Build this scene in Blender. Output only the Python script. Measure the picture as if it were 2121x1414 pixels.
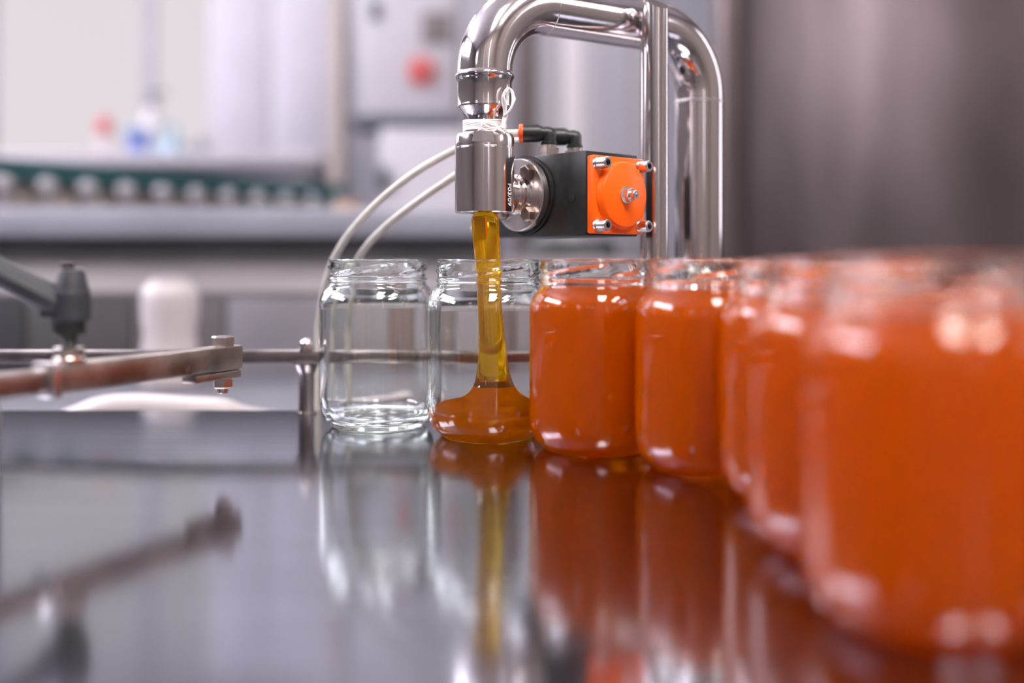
import bpy, bmesh, math, random
from mathutils import Vector, Matrix
random.seed(4)
PI = math.pi
S = bpy.context.scene
for o in list(bpy.data.objects):
    bpy.data.objects.remove(o)
C = S.collection

# ------------------------------------------------------------------ camera
CAM_H = 0.1205                       # eye height above the table top (table top is z = 0)
cam_d = bpy.data.cameras.new('camera'); cam = bpy.data.objects.new('camera', cam_d); C.objects.link(cam)
cam.location = (0, 0, CAM_H); cam.rotation_euler = (PI/2, 0, 0)
cam_d.sensor_width = 36; cam_d.lens = 36; cam_d.shift_y = -0.0806
cam_d.clip_start = 0.02; cam_d.clip_end = 60
cam_d.dof.use_dof = True; cam_d.dof.focus_distance = 0.69; cam_d.dof.aperture_fstop = 1.85
S.camera = cam
# ------------------------------------------------------------------ world, light, exposure
W = bpy.data.worlds.new('world'); S.world = W; W.use_nodes = True
W.node_tree.nodes['Background'].inputs[0].default_value = (0.86, 0.84, 0.95, 1)
W.node_tree.nodes['Background'].inputs[1].default_value = 0.6
S.view_settings.view_transform = 'Standard'; S.view_settings.look = 'None'
S.view_settings.gamma = 1; S.view_settings.use_curve_mapping = False
S.view_settings.exposure = 0.80
CY = S.cycles
CY.use_denoising = True; CY.max_bounces = 24; CY.transmission_bounces = 20; CY.transparent_max_bounces = 8
CY.glossy_bounces = 12; CY.diffuse_bounces = 10; CY.volume_bounces = 2
CY.caustics_reflective = True; CY.caustics_refractive = True; CY.sample_clamp_indirect = 25; CY.blur_glossy = 0.3

def area(name, loc, rot, sx, sy, power, col=(1, 1, 1)):
    d = bpy.data.lights.new(name, 'AREA'); d.shape = 'RECTANGLE'; d.size = sx; d.size_y = sy
    d.energy = power; d.color = col
    o = bpy.data.objects.new(name, d); C.objects.link(o); o.location = loc; o.rotation_euler = rot
    return o
WIN = 4.0      # radiance of the added panes in the right and front walls
LAMP = 7.5     # radiance of the added, unseen ceiling lamps

# ------------------------------------------------------------------ materials
def new_mat(name):
    m = bpy.data.materials.new(name); m.use_nodes = True
    return m, m.node_tree, m.node_tree.nodes['Principled BSDF']
def noisy(nt, scale, detail=3, vec_scale=(1, 1, 1), coord='Object'):
    tc = nt.nodes.new('ShaderNodeTexCoord'); mp = nt.nodes.new('ShaderNodeMapping')
    mp.inputs['Scale'].default_value = vec_scale
    n = nt.nodes.new('ShaderNodeTexNoise'); n.inputs['Scale'].default_value = scale; n.inputs['Detail'].default_value = detail
    nt.links.new(tc.outputs[coord], mp.inputs['Vector']); nt.links.new(mp.outputs[0], n.inputs['Vector'])
    return n
def ramp(nt, src, a, b, p0=0.35, p1=0.65):
    r = nt.nodes.new('ShaderNodeValToRGB')
    r.color_ramp.elements[0].position = p0; r.color_ramp.elements[1].position = p1
    r.color_ramp.elements[0].color = (*a, 1) if len(a) == 3 else a
    r.color_ramp.elements[1].color = (*b, 1) if len(b) == 3 else b
    nt.links.new(src, r.inputs['Fac']); return r
def mat(name, col, metal=0.0, rough=0.5, var=0.12, scale=20, stretch=(1, 1, 1), rvar=0.15, bump=0.0, coord='Object', spec=None, coat=0):
    m, nt, p = new_mat(name)
    n = noisy(nt, scale, 3, stretch, coord)
    a = tuple(max(0, c*(1-var)) for c in col); b = tuple(min(1, c*(1+var)) for c in col)
    r = ramp(nt, n.outputs['Fac'], a, b)
    nt.links.new(r.outputs['Color'], p.inputs['Base Color'])
    p.inputs['Metallic'].default_value = metal
    q = nt.nodes.new('ShaderNodeMapRange'); q.inputs['To Min'].default_value = max(0, rough*(1-rvar)); q.inputs['To Max'].default_value = min(1, rough*(1+rvar))
    nt.links.new(n.outputs['Fac'], q.inputs['Value']); nt.links.new(q.outputs[0], p.inputs['Roughness'])
    if spec is not None: p.inputs['Specular IOR Level'].default_value = spec
    if coat: p.inputs['Coat Weight'].default_value = coat; p.inputs['Coat Roughness'].default_value = 0.1
    if bump:
        bp = nt.nodes.new('ShaderNodeBump'); bp.inputs['Strength'].default_value = bump; bp.inputs['Distance'].default_value = 0.001
        nt.links.new(n.outputs['Fac'], bp.inputs['Height']); nt.links.new(bp.outputs[0], p.inputs['Normal'])
    return m
def glow(name, col, strength):
    m, nt, p = new_mat(name)
    p.inputs['Base Color'].default_value = (0, 0, 0, 1); p.inputs['Specular IOR Level'].default_value = 0
    n = noisy(nt, 0.6, 1)
    r = ramp(nt, n.outputs['Fac'], tuple(c*0.96 for c in col), col)
    nt.links.new(r.outputs[0], p.inputs['Emission Color']); p.inputs['Emission Strength'].default_value = strength
    return m

M = {}
M['chrome'] = mat('polished stainless pipe', (0.80, 0.74, 0.73), 1, 0.10, 0.05, 60, (1, 1, 0.2), 0.5, 0.04)
M['machined'] = mat('machined stainless', (0.80, 0.74, 0.74), 1, 0.13, 0.15, 120, (1, 1, 0.05), 0.4, 0.05)  # upright colour streaks: brushed grain, partly standing in for reflected stripes
M['satin'] = mat('satin stainless', (0.68, 0.64, 0.64), 1, 0.28, 0.1, 80, (1, 1, 0.1), 0.3)
M['dull_steel'] = mat('dull dark stainless', (0.34, 0.30, 0.30), 1, 0.25, 0.15, 60)
M['worn_steel'] = mat('stained stainless bar', (0.38, 0.32, 0.29), 1, 0.33, 0.25, 45, (1, 1, 1), 0.5, 0.1)
M['nickel'] = mat('nickel plated brass', (0.74, 0.66, 0.62), 1, 0.22, 0.1, 90)
M['black_alu'] = mat('black anodised aluminium', (0.022, 0.021, 0.022), 0.3, 0.40, 0.2, 150, (1, 1, 1), 0.2, 0.02)
M['orange'] = mat('orange lacquer', (0.95, 0.125, 0.001), 0, 0.38, 0.04, 40, spec=0.3)
M['orange_ring'] = mat('orange red plastic', (0.85, 0.09, 0.01), 0, 0.4, 0.05, 60)
M['black_plastic'] = mat('black plastic', (0.010, 0.012, 0.013), 0, 0.40, 0.15, 90)
M['grey_plastic'] = mat('dark grey nylon', (0.026, 0.025, 0.034), 0, 0.55, 0.15, 120, bump=0.03)
M['tube'] = mat('cream air hose plastic', (0.60, 0.57, 0.50), 0, 0.35, 0.08, 60)
M['fibre'] = mat('white sealing fibre', (0.80, 0.76, 0.76), 0, 0.8, 0.05, 200)
M['etch'] = mat('etched marking', (0.82, 0.80, 0.84), 0, 0.6, 0.05, 200)
M['dark_hole'] = mat('dark socket', (0.03, 0.02, 0.02), 0.6, 0.5)
M['slope_grey'] = mat('shade-darkened grey cover', (0.17, 0.15, 0.155), 0.2, 0.45, 0.12, 4)  # base colour darkened to hold the shade low on the machine
M['beam'] = mat('pale blue grey enamel', (0.27, 0.27, 0.325), 0, 0.4, 0.08, 4)  # enamel lowered in tone for the shade the beam sits in
M['beige'] = mat('beige painted steel', (0.38, 0.32, 0.30), 0, 0.5, 0.06, 5)
M['brown_post'] = mat('dark brown painted steel', (0.10, 0.075, 0.078), 0, 0.5, 0.1, 5)
M['white_wall'] = mat('white wall paint', (0.80, 0.76, 0.80), 0, 0.6, 0.03, 2)
M['grey_wall'] = mat('lavender grey wall panel', (0.14, 0.118, 0.115), 0, 0.6, 0.06, 2)
M['back_paint'] = mat('pale lavender wall paint', (0.50, 0.475, 0.525), 0, 0.6, 0.04, 2)
M['mid_wall'] = mat('grey wall paint', (0.14, 0.125, 0.13), 0, 0.6, 0.04, 2)
M['white_enamel'] = mat('white enamel', (0.43, 0.405, 0.445), 0, 0.40, 0.03, 4)
M['white_plastic'] = mat('white plastic', (0.50, 0.45, 0.46), 0, 0.4, 0.05, 20)
M['lav_enamel'] = mat('pale lavender enamel', (0.38, 0.355, 0.405), 0, 0.45, 0.04, 4)
M['floor'] = mat('grey floor coating', (0.22, 0.22, 0.25), 0, 0.4, 0.15, 4)
M['ceil'] = mat('ceiling paint', (0.66, 0.63, 0.68), 0, 0.8, 0.04, 3)
M['teal'] = mat('dark teal belt rubber', (0.012, 0.075, 0.085), 0, 0.5, 0.1, 8)
M['dark_grey'] = mat('dark grey steel', (0.075, 0.075, 0.09), 0.2, 0.5, 0.2, 6)
M['mid_grey'] = mat('mid grey steel', (0.15, 0.145, 0.17), 0.3, 0.42, 0.12, 6)
M['olive'] = mat('olive grey panel', (0.44, 0.40, 0.38), 0, 0.5, 0.2, 6)
M['light_grey'] = mat('light grey steel', (0.50, 0.47, 0.50), 0.2, 0.45, 0.08, 6)
M['red'] = mat('red plastic', (0.50, 0.10, 0.10), 0, 0.4, 0.08, 20)
M['blue'] = mat('blue plastic', (0.16, 0.22, 0.50), 0, 0.4, 0.08, 20)
M['sky_blue'] = mat('pale blue cloth', (0.30, 0.42, 0.52), 0, 0.8, 0.1, 20)
M['rust_hose'] = mat('orange brown rubber', (0.42, 0.19, 0.07), 0, 0.5, 0.15, 10)
M['tan'] = mat('tan cardboard', (0.52, 0.36, 0.25), 0, 0.8, 0.1, 10)

def tank_mat():
    m, nt, p = new_mat('brushed tank steel')
    n = noisy(nt, 3.0, 3, (1, 1, 0.05)); n2 = noisy(nt, 4.5, 2, (1, 1, 0.5))
    mx = nt.nodes.new('ShaderNodeMath'); mx.operation = 'MULTIPLY'
    nt.links.new(n.outputs['Fac'], mx.inputs[0]); nt.links.new(n2.outputs['Fac'], mx.inputs[1])
    r = ramp(nt, mx.outputs[0], (0.066, 0.050, 0.049), (0.14, 0.108, 0.108), 0.12, 0.42)
    nt.links.new(r.outputs[0], p.inputs['Base Color']); p.inputs['Metallic'].default_value = 0.85; p.inputs['Roughness'].default_value = 0.42
    return m
M['tank'] = tank_mat()

def table_mat():
    m, nt, p = new_mat('polished stainless table')
    n = noisy(nt, 40, 4, (0.15, 3.0, 1)); n2 = noisy(nt, 6, 2, (1, 1, 1))
    r = ramp(nt, n.outputs['Fac'], (0.29, 0.298, 0.335), (0.345, 0.352, 0.395))
    nt.links.new(r.outputs[0], p.inputs['Base Color']); p.inputs['Metallic'].default_value = 1
    q = nt.nodes.new('ShaderNodeMapRange'); q.inputs['To Min'].default_value = 0.085; q.inputs['To Max'].default_value = 0.15
    nt.links.new(n2.outputs['Fac'], q.inputs['Value']); nt.links.new(q.outputs[0], p.inputs['Roughness'])
    b = nt.nodes.new('ShaderNodeBump'); b.inputs['Strength'].default_value = 0.06; b.inputs['Distance'].default_value = 0.0004
    nt.links.new(n.outputs['Fac'], b.inputs['Height']); nt.links.new(b.outputs[0], p.inputs['Normal'])
    return m
M['table'] = table_mat()

def glass_mat():
    m, nt, p = new_mat('clear jar glass')
    for nd in list(nt.nodes): nt.nodes.remove(nd)
    out = nt.nodes.new('ShaderNodeOutputMaterial'); g = nt.nodes.new('ShaderNodeBsdfGlass')
    g.inputs['Color'].default_value = (0.978, 0.99, 0.980, 1); g.inputs['Roughness'].default_value = 0; g.inputs['IOR'].default_value = 1.5
    n = noisy(nt, 45, 2, (1, 1, 0.5)); b = nt.nodes.new('ShaderNodeBump'); b.inputs['Strength'].default_value = 0.10; b.inputs['Distance'].default_value = 0.0012
    nt.links.new(n.outputs['Fac'], b.inputs['Height']); nt.links.new(b.outputs[0], g.inputs['Normal'])
    nt.links.new(g.outputs[0], out.inputs['Surface']); return m
M['glass'] = glass_mat()

def honey_mat(name, rough, absorb, dens, dcol, tcol, body, cloudy):
    m, nt, p = new_mat(name)
    for nd in list(nt.nodes): nt.nodes.remove(nd)
    out = nt.nodes.new('ShaderNodeOutputMaterial'); g = nt.nodes.new('ShaderNodeBsdfGlass')
    g.inputs['Color'].default_value = (1, 0.99, 0.96, 1); g.inputs['Roughness'].default_value = rough; g.inputs['IOR'].default_value = 1.48
    n = noisy(nt, 30, 2, (1, 1, 0.4)); b = nt.nodes.new('ShaderNodeBump'); b.inputs['Strength'].default_value = 0.10; b.inputs['Distance'].default_value = 0.001
    nt.links.new(n.outputs['Fac'], b.inputs['Height']); nt.links.new(b.outputs[0], g.inputs['Normal'])
    if cloudy:
        g = nt.nodes.new('ShaderNodeBsdfRefraction'); g.inputs['Color'].default_value = (1, 0.9, 0.5, 1)
        g.inputs['Roughness'].default_value = rough; g.inputs['IOR'].default_value = 1.48
    df = nt.nodes.new('ShaderNodeBsdfDiffuse'); df.inputs['Color'].default_value = (*dcol, 1)
    tr = nt.nodes.new('ShaderNodeBsdfTranslucent'); tr.inputs['Color'].default_value = (*tcol, 1)
    m1 = nt.nodes.new('ShaderNodeMixShader'); m1.inputs[0].default_value = 0.65
    nt.links.new(df.outputs[0], m1.inputs[1]); nt.links.new(tr.outputs[0], m1.inputs[2])
    m2 = nt.nodes.new('ShaderNodeMixShader'); m2.inputs[0].default_value = body
    nt.links.new(g.outputs[0], m2.inputs[1]); nt.links.new(m1.outputs[0], m2.inputs[2])
    nt.links.new(m2.outputs[0], out.inputs['Surface'])
    va = nt.nodes.new('ShaderNodeVolumeAbsorption'); va.inputs['Color'].default_value = (*absorb, 1); va.inputs['Density'].default_value = dens
    nt.links.new(va.outputs[0], out.inputs['Volume'])
    return m
M['honey'] = honey_mat('cloudy orange honey', 0.25, (0.998, 0.80, 0.0), 80, (1.0, 0.15, 0.0), (1.0, 0.50, 0.0), 0.77, True)
M['stream'] = honey_mat('clear golden honey', 0.02, (0.997, 0.92, 0.0), 270, (1.0, 0.42, 0.0), (1.0, 0.60, 0.0), 0.22, False)
M['pool'] = honey_mat('orange honey pool', 0.15, (0.997, 0.86, 0.0), 120, (1.0, 0.26, 0.0), (1.0, 0.50, 0.0), 0.60, True)

# ------------------------------------------------------------------ mesh helpers
def fin(bm, name, m, parent=None, smooth=True, angle=40):
    bmesh.ops.recalc_face_normals(bm, faces=bm.faces)
    me = bpy.data.meshes.new(name); bm.to_mesh(me); bm.free()
    me.materials.append(m)
    o = bpy.data.objects.new(name, me); C.objects.link(o)
    if smooth:
        for p in me.polygons: p.use_smooth = True
        me.set_sharp_from_angle(angle=math.radians(angle))
    if parent: o.parent = parent
    return o
def tag(o, label, cat, group=None, kind=None):
    o['label'] = label; o['category'] = cat
    if group: o['group'] = group
    if kind: o['kind'] = kind
    return o
def thing(name, label, cat, loc=(0, 0, 0), rz=0, group=None):
    o = bpy.data.objects.new(name, None); C.objects.link(o); o.location = loc; o.rotation_euler = (0, 0, rz)
    o.empty_display_size = 0.02
    return tag(o, label, cat, group)
def frame_of(d):
    d = Vector(d).normalized()
    up = Vector((0, 0, 1)) if abs(d.z) < 0.95 else Vector((0, 1, 0))
    a = up.cross(d).normalized(); b = d.cross(a)
    return a, b, d
def add_lathe(bm, prof, n=64, o=(0, 0, 0), axis=(0, 0, 1), rfun=None, closed=False):
    """prof: list of (r, h) along the axis; r == 0 ends become poles"""
    a, b, d = frame_of(axis); o = Vector(o)
    if abs(d.z) > 0.999: a, b, d = Vector((1, 0, 0)), Vector((0, 1, 0)), Vector((0, 0, d.z))
    rings = []
    for k, (r, h) in enumerate(prof):
        if r <= 1e-9: rings.append([bm.verts.new(o + d*h)])
        else:
            ring = []
            for i in range(n):
                t = 2*PI*i/n
                rr = r + (rfun(k, t) if rfun else 0)
                ring.append(bm.verts.new(o + a*(rr*math.cos(t)) + b*(rr*math.sin(t)) + d*h))
            rings.append(ring)
    prs = list(zip(rings, rings[1:]))
    if closed: prs.append((rings[-1], rings[0]))
    for p, q in prs:
        for i in range(n):
            j = (i+1) % n
            if len(p) == 1 and len(q) == 1: continue
            if len(p) == 1: bm.faces.new((p[0], q[i], q[j]))
            elif len(q) == 1: bm.faces.new((p[i], p[j], q[0]))
            else: bm.faces.new((p[i], p[j], q[j], q[i]))
    return bm
def lathe(prof, **k): return add_lathe(bmesh.new(), prof, **k)
def add_box(bm, c, s, rz=0, bev=0.0, mtx=None):
    r = bmesh.ops.create_cube(bm, size=1)
    vs = r['verts']
    bmesh.ops.scale(bm, vec=s, verts=vs)
    if bev:
        es = list({e for v in vs for e in v.link_edges})
        r2 = bmesh.ops.bevel(bm, geom=es, offset=bev, segments=2, affect='EDGES', profile=0.5)
        vs = list({v for f in r2['faces'] for v in f.verts} | {v for v in vs if v.is_valid})
        # collect the whole island
        seen = set(vs); st = list(vs)
        while st:
            v = st.pop()
            for e in v.link_edges:
                w = e.other_vert(v)
                if w not in seen: seen.add(w); st.append(w)
        vs = list(seen)
    mt = Matrix.Translation(c) @ Matrix.Rotation(rz, 4, 'Z')
    if mtx is not None: mt = mtx
    bmesh.ops.transform(bm, matrix=mt, verts=vs)
    return bm
def box(c, s, **k): return add_box(bmesh.new(), c, s, **k)
def add_tube(bm, pts, r, n=20, cap=True, rfun=None):
    pts = [Vector(p) for p in pts]; rings = []; prev = None
    for i, p in enumerate(pts):
        d = (pts[min(i+1, len(pts)-1)] - pts[max(i-1, 0)]).normalized()
        if prev is None:
            a, b, _ = frame_of(d)
        else:
            a = (prev - d*prev.dot(d)).normalized(); b = d.cross(a)
        prev = a
        rr = rfun(i) if rfun else r
        rings.append([bm.verts.new(p + a*(rr*math.cos(2*PI*k/n)) + b*(rr*math.sin(2*PI*k/n))) for k in range(n)])
    for p, q in zip(rings, rings[1:]):
        for k in range(n): bm.faces.new((p[k], p[(k+1) % n], q[(k+1) % n], q[k]))
    if cap: bm.faces.new(rings[0][::-1]); bm.faces.new(rings[-1])
    return bm
def tube(pts, r, **k): return add_tube(bmesh.new(), pts, r, **k)
def smooth_pts(ctrl, n=12):
    P = [Vector(c) for c in ctrl]; P = [2*P[0]-P[1]] + P + [2*P[-1]-P[-2]]; out = []
    for i in range(1, len(P)-2):
        for k in range(n):
            t = k/n; a, b, c, d = P[i-1], P[i], P[i+1], P[i+2]
            out.append(0.5*((2*b) + (c-a)*t + (2*a-5*b+4*c-d)*t*t + (3*b-3*c+d-a)*t**3))
    out.append(P[-2]); return out
def add_prism(bm, poly, o, axis, h0, h1, bev=0):
    """polygon (list of 2-D) extruded along axis"""
    a, b, d = frame_of(axis); o = Vector(o)
    lo = [bm.verts.new(o+a*x+b*y+d*h0) for x, y in poly]; hi = [bm.verts.new(o+a*x+b*y+d*h1) for x, y in poly]
    n = len(poly)
    bm.faces.new(lo[::-1]); bm.faces.new(hi)
    for i in range(n): bm.faces.new((lo[i], lo[(i+1) % n], hi[(i+1) % n], hi[i]))
    return bm
def hexpoly(r, rot=0): return [(r*math.cos(rot+PI/3*i), r*math.sin(rot+PI/3*i)) for i in range(6)]
def add_hexhead(bm, o, axis, r, h0, h1, rot=0.3):
    """hex with chamfered outer face"""
    c = (h1-h0)*0.14
    a, b, d = frame_of(axis); o = Vector(o)
    rings = []
    for rr, h, nn in ((r, h0, 6), (r, h1-c, 6), (r*0.86, h1, 6)):
        rings.append([bm.verts.new(o+a*x+b*y+d*h) for x, y in hexpoly(rr, rot)])
    bm.faces.new(rings[0][::-1]); bm.faces.new(rings[-1])
    for p, q in zip(rings, rings[1:]):
        for i in range(6): bm.faces.new((p[i], p[(i+1) % 6], q[(i+1) % 6], q[i]))
    return bm

F = 2121.0
def P(px, py, y):                       # photograph pixel + distance -> point of the place (used while laying out)
    return Vector(((px-1060.5)*y/F, y, CAM_H-(py-536)*y/F))

# ================================================================== THE SETTING
RX0, RX1, RY0, RY1, RZ0, RZ1 = -2.9, 2.7, -2.2, 5.2, -0.9, 2.3
def struct(o): o['kind'] = 'structure'; return o
struct(fin(box(((RX0+RX1)/2, (RY0+RY1)/2, RZ0-0.05), (RX1-RX0, RY1-RY0, 0.1)), 'floor', M['floor'], smooth=False))
struct(fin(box(((RX0+RX1)/2, (RY0+RY1)/2, RZ1+0.05), (RX1-RX0, RY1-RY0, 0.1)), 'ceiling', M['ceil'], smooth=False))
def wall(name, axis, pos, lo, hi, holes, m, sign):
    """a wall in the plane x = pos or y = pos with rectangular openings"""
    bm = bmesh.new(); t = 0.12
    us = sorted({lo, hi} | {h[0] for h in holes} | {h[1] for h in holes})
    for u0, u1 in zip(us, us[1:]):
        uc = (u0+u1)/2; zs = [RZ0]; 
        hs = sorted([(h[2], h[3]) for h in holes if h[0] <= uc <= h[1]])
        z = RZ0
        segs = []
        for a, b in hs: segs.append((z, a)); z = b
        segs.append((z, RZ1))
        for a, b in segs:
            if b-a < 1e-4: continue
            if axis == 'y': add_box(bm, (uc, pos+sign*t/2, (a+b)/2), (u1-u0, t, b-a))
            else: add_box(bm, (pos+sign*t/2, uc, (a+b)/2), (t, u1-u0, b-a))
    return struct(fin(bm, name, m, smooth=False))
wn = [0]
def window(axis, pos, u0, u1, z0, z1, n, sign, strength, col=(0.93, 0.90, 1.0)):
    wn[0] += 1
    bm = bmesh.new(); fw = 0.05
    def pt(u, z, d=0): return (u, pos+sign*(0.05+d), z) if axis == 'y' else (pos+sign*(0.05+d), u, z)
    def sz(a, b): return (a, 0.05, b) if axis == 'y' else (0.05, a, b)
    add_box(bm, pt((u0+u1)/2, z0+fw/2), sz(u1-u0, fw)); add_box(bm, pt((u0+u1)/2, z1-fw/2), sz(u1-u0, fw))
    for i in range(n+1):
        u = u0+fw/2+(u1-u0-fw)*i/n
        add_box(bm, pt(u, (z0+z1)/2), sz(fw, z1-z0-2*fw))
    w = struct(fin(bm, 'window_%d' % wn[0], M['lav_enamel'], smooth=False))
    g = glow('emissive frosted pane %d' % wn[0], col, strength)
    for i in range(n):
        a = u0+fw+(u1-u0-fw)*i/n; b = u0+(u1-u0-fw)*(i+1)/n
        pn = fin(box(pt((a+b)/2, (z0+z1)/2, 0.02), (b-a, 0.008, z1-z0-2*fw) if axis == 'y' else (0.008, b-a, z1-z0-2*fw)), 'pane', g, w, smooth=False)
    return w
# back wall: the tall bright windows upper left
bw = [(-2.7, -1.02, 0.60, 2.1)]
wall('wall_back', 'y', RY1, RX0, RX1, bw, M['back_paint'], 1)
window('y', RY1, -2.7, -1.02, 0.60, 2.1, 2, 1, 0.46, (0.98, 0.90, 0.95))
lw = [(-0.3, 2.1, 1.4, 2.15), (2.6, 4.9, 0.9, 2.05)]
wall('wall_left', 'x', RX0, RY0, RY1, lw, M['mid_wall'], -1)
for h, w_ in zip(lw, (22.0, 3.5)): window('x', RX0, *h, 3, -1, w_)  # out of view; near one raised and strengthened to brighten the honey
rw = [(-0.6, 0.2, 1.0, 1.9), (1.5, 2.2, 0.15, 1.9)]
wall('wall_right', 'x', RX1, RY0, RY1, rw, M['grey_wall'], 1)
for h in rw: window('x', RX1, *h, 2, 1, WIN*0.6)  # out of view, added to put bright stripes on nozzle and pipe
fw_ = [(-2.3, -1.7, 1.2, 1.9), (-0.25, -0.15, 0.4, 1.9), (0.75, 0.92, 0.4, 1.9)]
wall('wall_front', 'y', RY0, RX0, RX1, fw_, M['grey_wall'], -1)
for h in fw_: window('y', RY0, *h, 1, -1, WIN*0.7)  # unseen slim openings added for bright streaks on the metal
LF = glow('added lamp diffuser warm', (1, 0.93, 0.87), 24.0)  # warm unseen lamps, added to brighten the honey and the orange cap
LM = glow('added lamp diffuser', (1, 0.97, 1.0), LAMP)  # cooler unseen lamps, added to brighten the back of the room
for i, (x, y) in enumerate(((-1.9, 3.3), (-0.6, 4.0), (-0.9, 1.7), (0.35, -1.0), (1.5, -1.0), (0.7, 1.9))):
    t = thing('added_ceiling_lamp', 'added unseen ceiling lamp panel ' + ['over the packing bench', 'near the back wall above the beige post', 'over the machine housing behind the jars', 'behind the camera, nearer the middle of the room', 'behind the camera, nearer the right wall', 'in front of the steel tank'][i], 'lamp', (x, y, RZ1), group='added ceiling lamps')
    fin(box((0, 0, -0.03), (0.56, 1.25, 0.06), bev=0.01), 'housing', M['white_enamel'], t, smooth=False)
    fin(box((0, 0, -0.064), (0.50, 1.19, 0.01)), 'diffuser', LM if y > 1.5 else LF, t, smooth=False)

# ================================================================== WORK TABLE
tb = thing('work_table', 'mirror-polished stainless steel worktop of the filling machine carrying the jars', 'table', (0, 0.2, RZ0))
bm = bmesh.new()
poly = [(-1.1, -0.55), (1.1, -0.55), (1.1, 0.86), (0.09, 0.86), (0.05, 0.815), (-1.1, 0.815)]
top = [bm.verts.new((x, y-0.2, -RZ0)) for x, y in poly]; bot = [bm.verts.new((x, y-0.2, -RZ0-0.012)) for x, y in poly]
bm.faces.new(top); bm.faces.new(bot[::-1])
for i in range(6): bm.faces.new((bot[i], bot[(i+1) % 6], top[(i+1) % 6], top[i]))
fin(bm, 'worktop', M['table'], tb, smooth=False)
for x in (-0.95, 0.95):
    for y in (-0.6, 0.5): fin(box((x, y, 0.444), (0.05, 0.05, 0.888), bev=0.004), 'leg', M['satin'], tb)
fin(box((0, -0.05, 0.84), (1.9, 1.1, 0.05)), 'underframe', M['satin'], tb, smooth=False)

# ================================================================== JARS
H = 0.12
outer = [(0, 0.0035), (0.024, 0.0030), (0.0285, 0.0008), (0.0300, 0.0), (0.0318, 0.0), (0.0335, 0.0012), (0.0345, 0.0030), (0.0368, 0.0045), (0.0390, 0.0075), (0.0408, 0.0120), (0.0417, 0.0170), (0.0420, 0.0225),
         (0.0420, 0.045), (0.0420, 0.070), (0.0420, 0.0865), (0.0417, 0.0905), (0.0406, 0.0945), (0.0388, 0.0980), (0.0368, 0.1005), (0.0352, 0.1022), (0.0346, 0.1034),
         (0.0346, 0.1042), (0.0352, 0.1048), (0.0359, 0.1054), (0.0359, 0.1060), (0.0352, 0.1066), (0.0347, 0.1074)]
n_thread0 = len(outer)
for k in range(1, 13): outer.append((0.0346, 0.1074 + k*0.00083))
n_thread1 = len(outer)
outer += [(0.0346, 0.1184), (0.0350, 0.1189), (0.0350, 0.1195), (0.0344, 0.1200), (0.0334, 0.1200), (0.0328, 0.1194)]
inner = [(0.0324, 0.1185), (0.0323, 0.110), (0.0323, 0.1035), (0.0328, 0.1010), (0.0345, 0.0985), (0.0368, 0.0955), (0.0386, 0.0920), (0.0394, 0.0880), (0.0396, 0.084), (0.0396, 0.05), (0.0396, 0.0230),
         (0.0390, 0.0165), (0.0374, 0.0115), (0.0345, 0.0080), (0.0300, 0.0066), (0.020, 0.0070), (0.0, 0.0078)]
prof = outer + inner
def jr(k, t):
    if n_thread0 <= k < n_thread1:                       # four raised lugs that climb round the neck
        z = prof[k][1]; u = (t/(PI/2)) % 1.0
        zc = 0.1085 + 0.0075*u
        fade = min(1, u/0.12, (1-u)/0.12) if 0 < u < 1 else 0
        return 0.0014*max(0, fade)*math.exp(-((z-zc)/0.0011)**2)
    if k in (3, 4): return 0.00012*math.sin(t*90)
    if k in (6,): return 0.00015*math.sin(t*90)
    return 0
jar_mesh = None
def jar(x, y, rz, label):
    global jar_mesh
    if jar_mesh is None:
        o = fin(lathe(prof, n=180, rfun=jr), 'glass_jar', M['glass'], angle=60); jar_mesh = o.data
    else:
        o = bpy.data.objects.new('glass_jar', jar_mesh); C.objects.link(o)
    o.location = (x, y, 0.0003); o.rotation_euler = (0, 0, rz)
    return tag(o, label, 'jar', 'screw-top honey jars in a row on the steel table')
J = [(-0.0972, 0.742), (-0.0162, 0.700), (0.0530, 0.651), (0.1135, 0.592), (0.1475, 0.515), (0.1414, 0.4305), (0.1411, 0.345)]
JL = ['empty clear glass jar without lid, farthest left in the row',
      'clear glass jar under the metal nozzle, with honey pouring into it',
      'full glass jar just right of the one being filled, third from the left',
      'full glass jar fourth from the left, in front of the right-hand pipe leg',
      'full glass jar fifth from the left, only a narrow left edge showing',
      'blurred full glass jar sixth from the left, half hidden behind the nearest jar',
      'large blurred full glass jar nearest the camera at the right edge']
rots = [0.55, 0.9, 0.2, 1.1, 0.7, 0.35, 1.25]
for (x, y), l, r in zip(J, JL, rots): jar(x, y, r, l)
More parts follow.
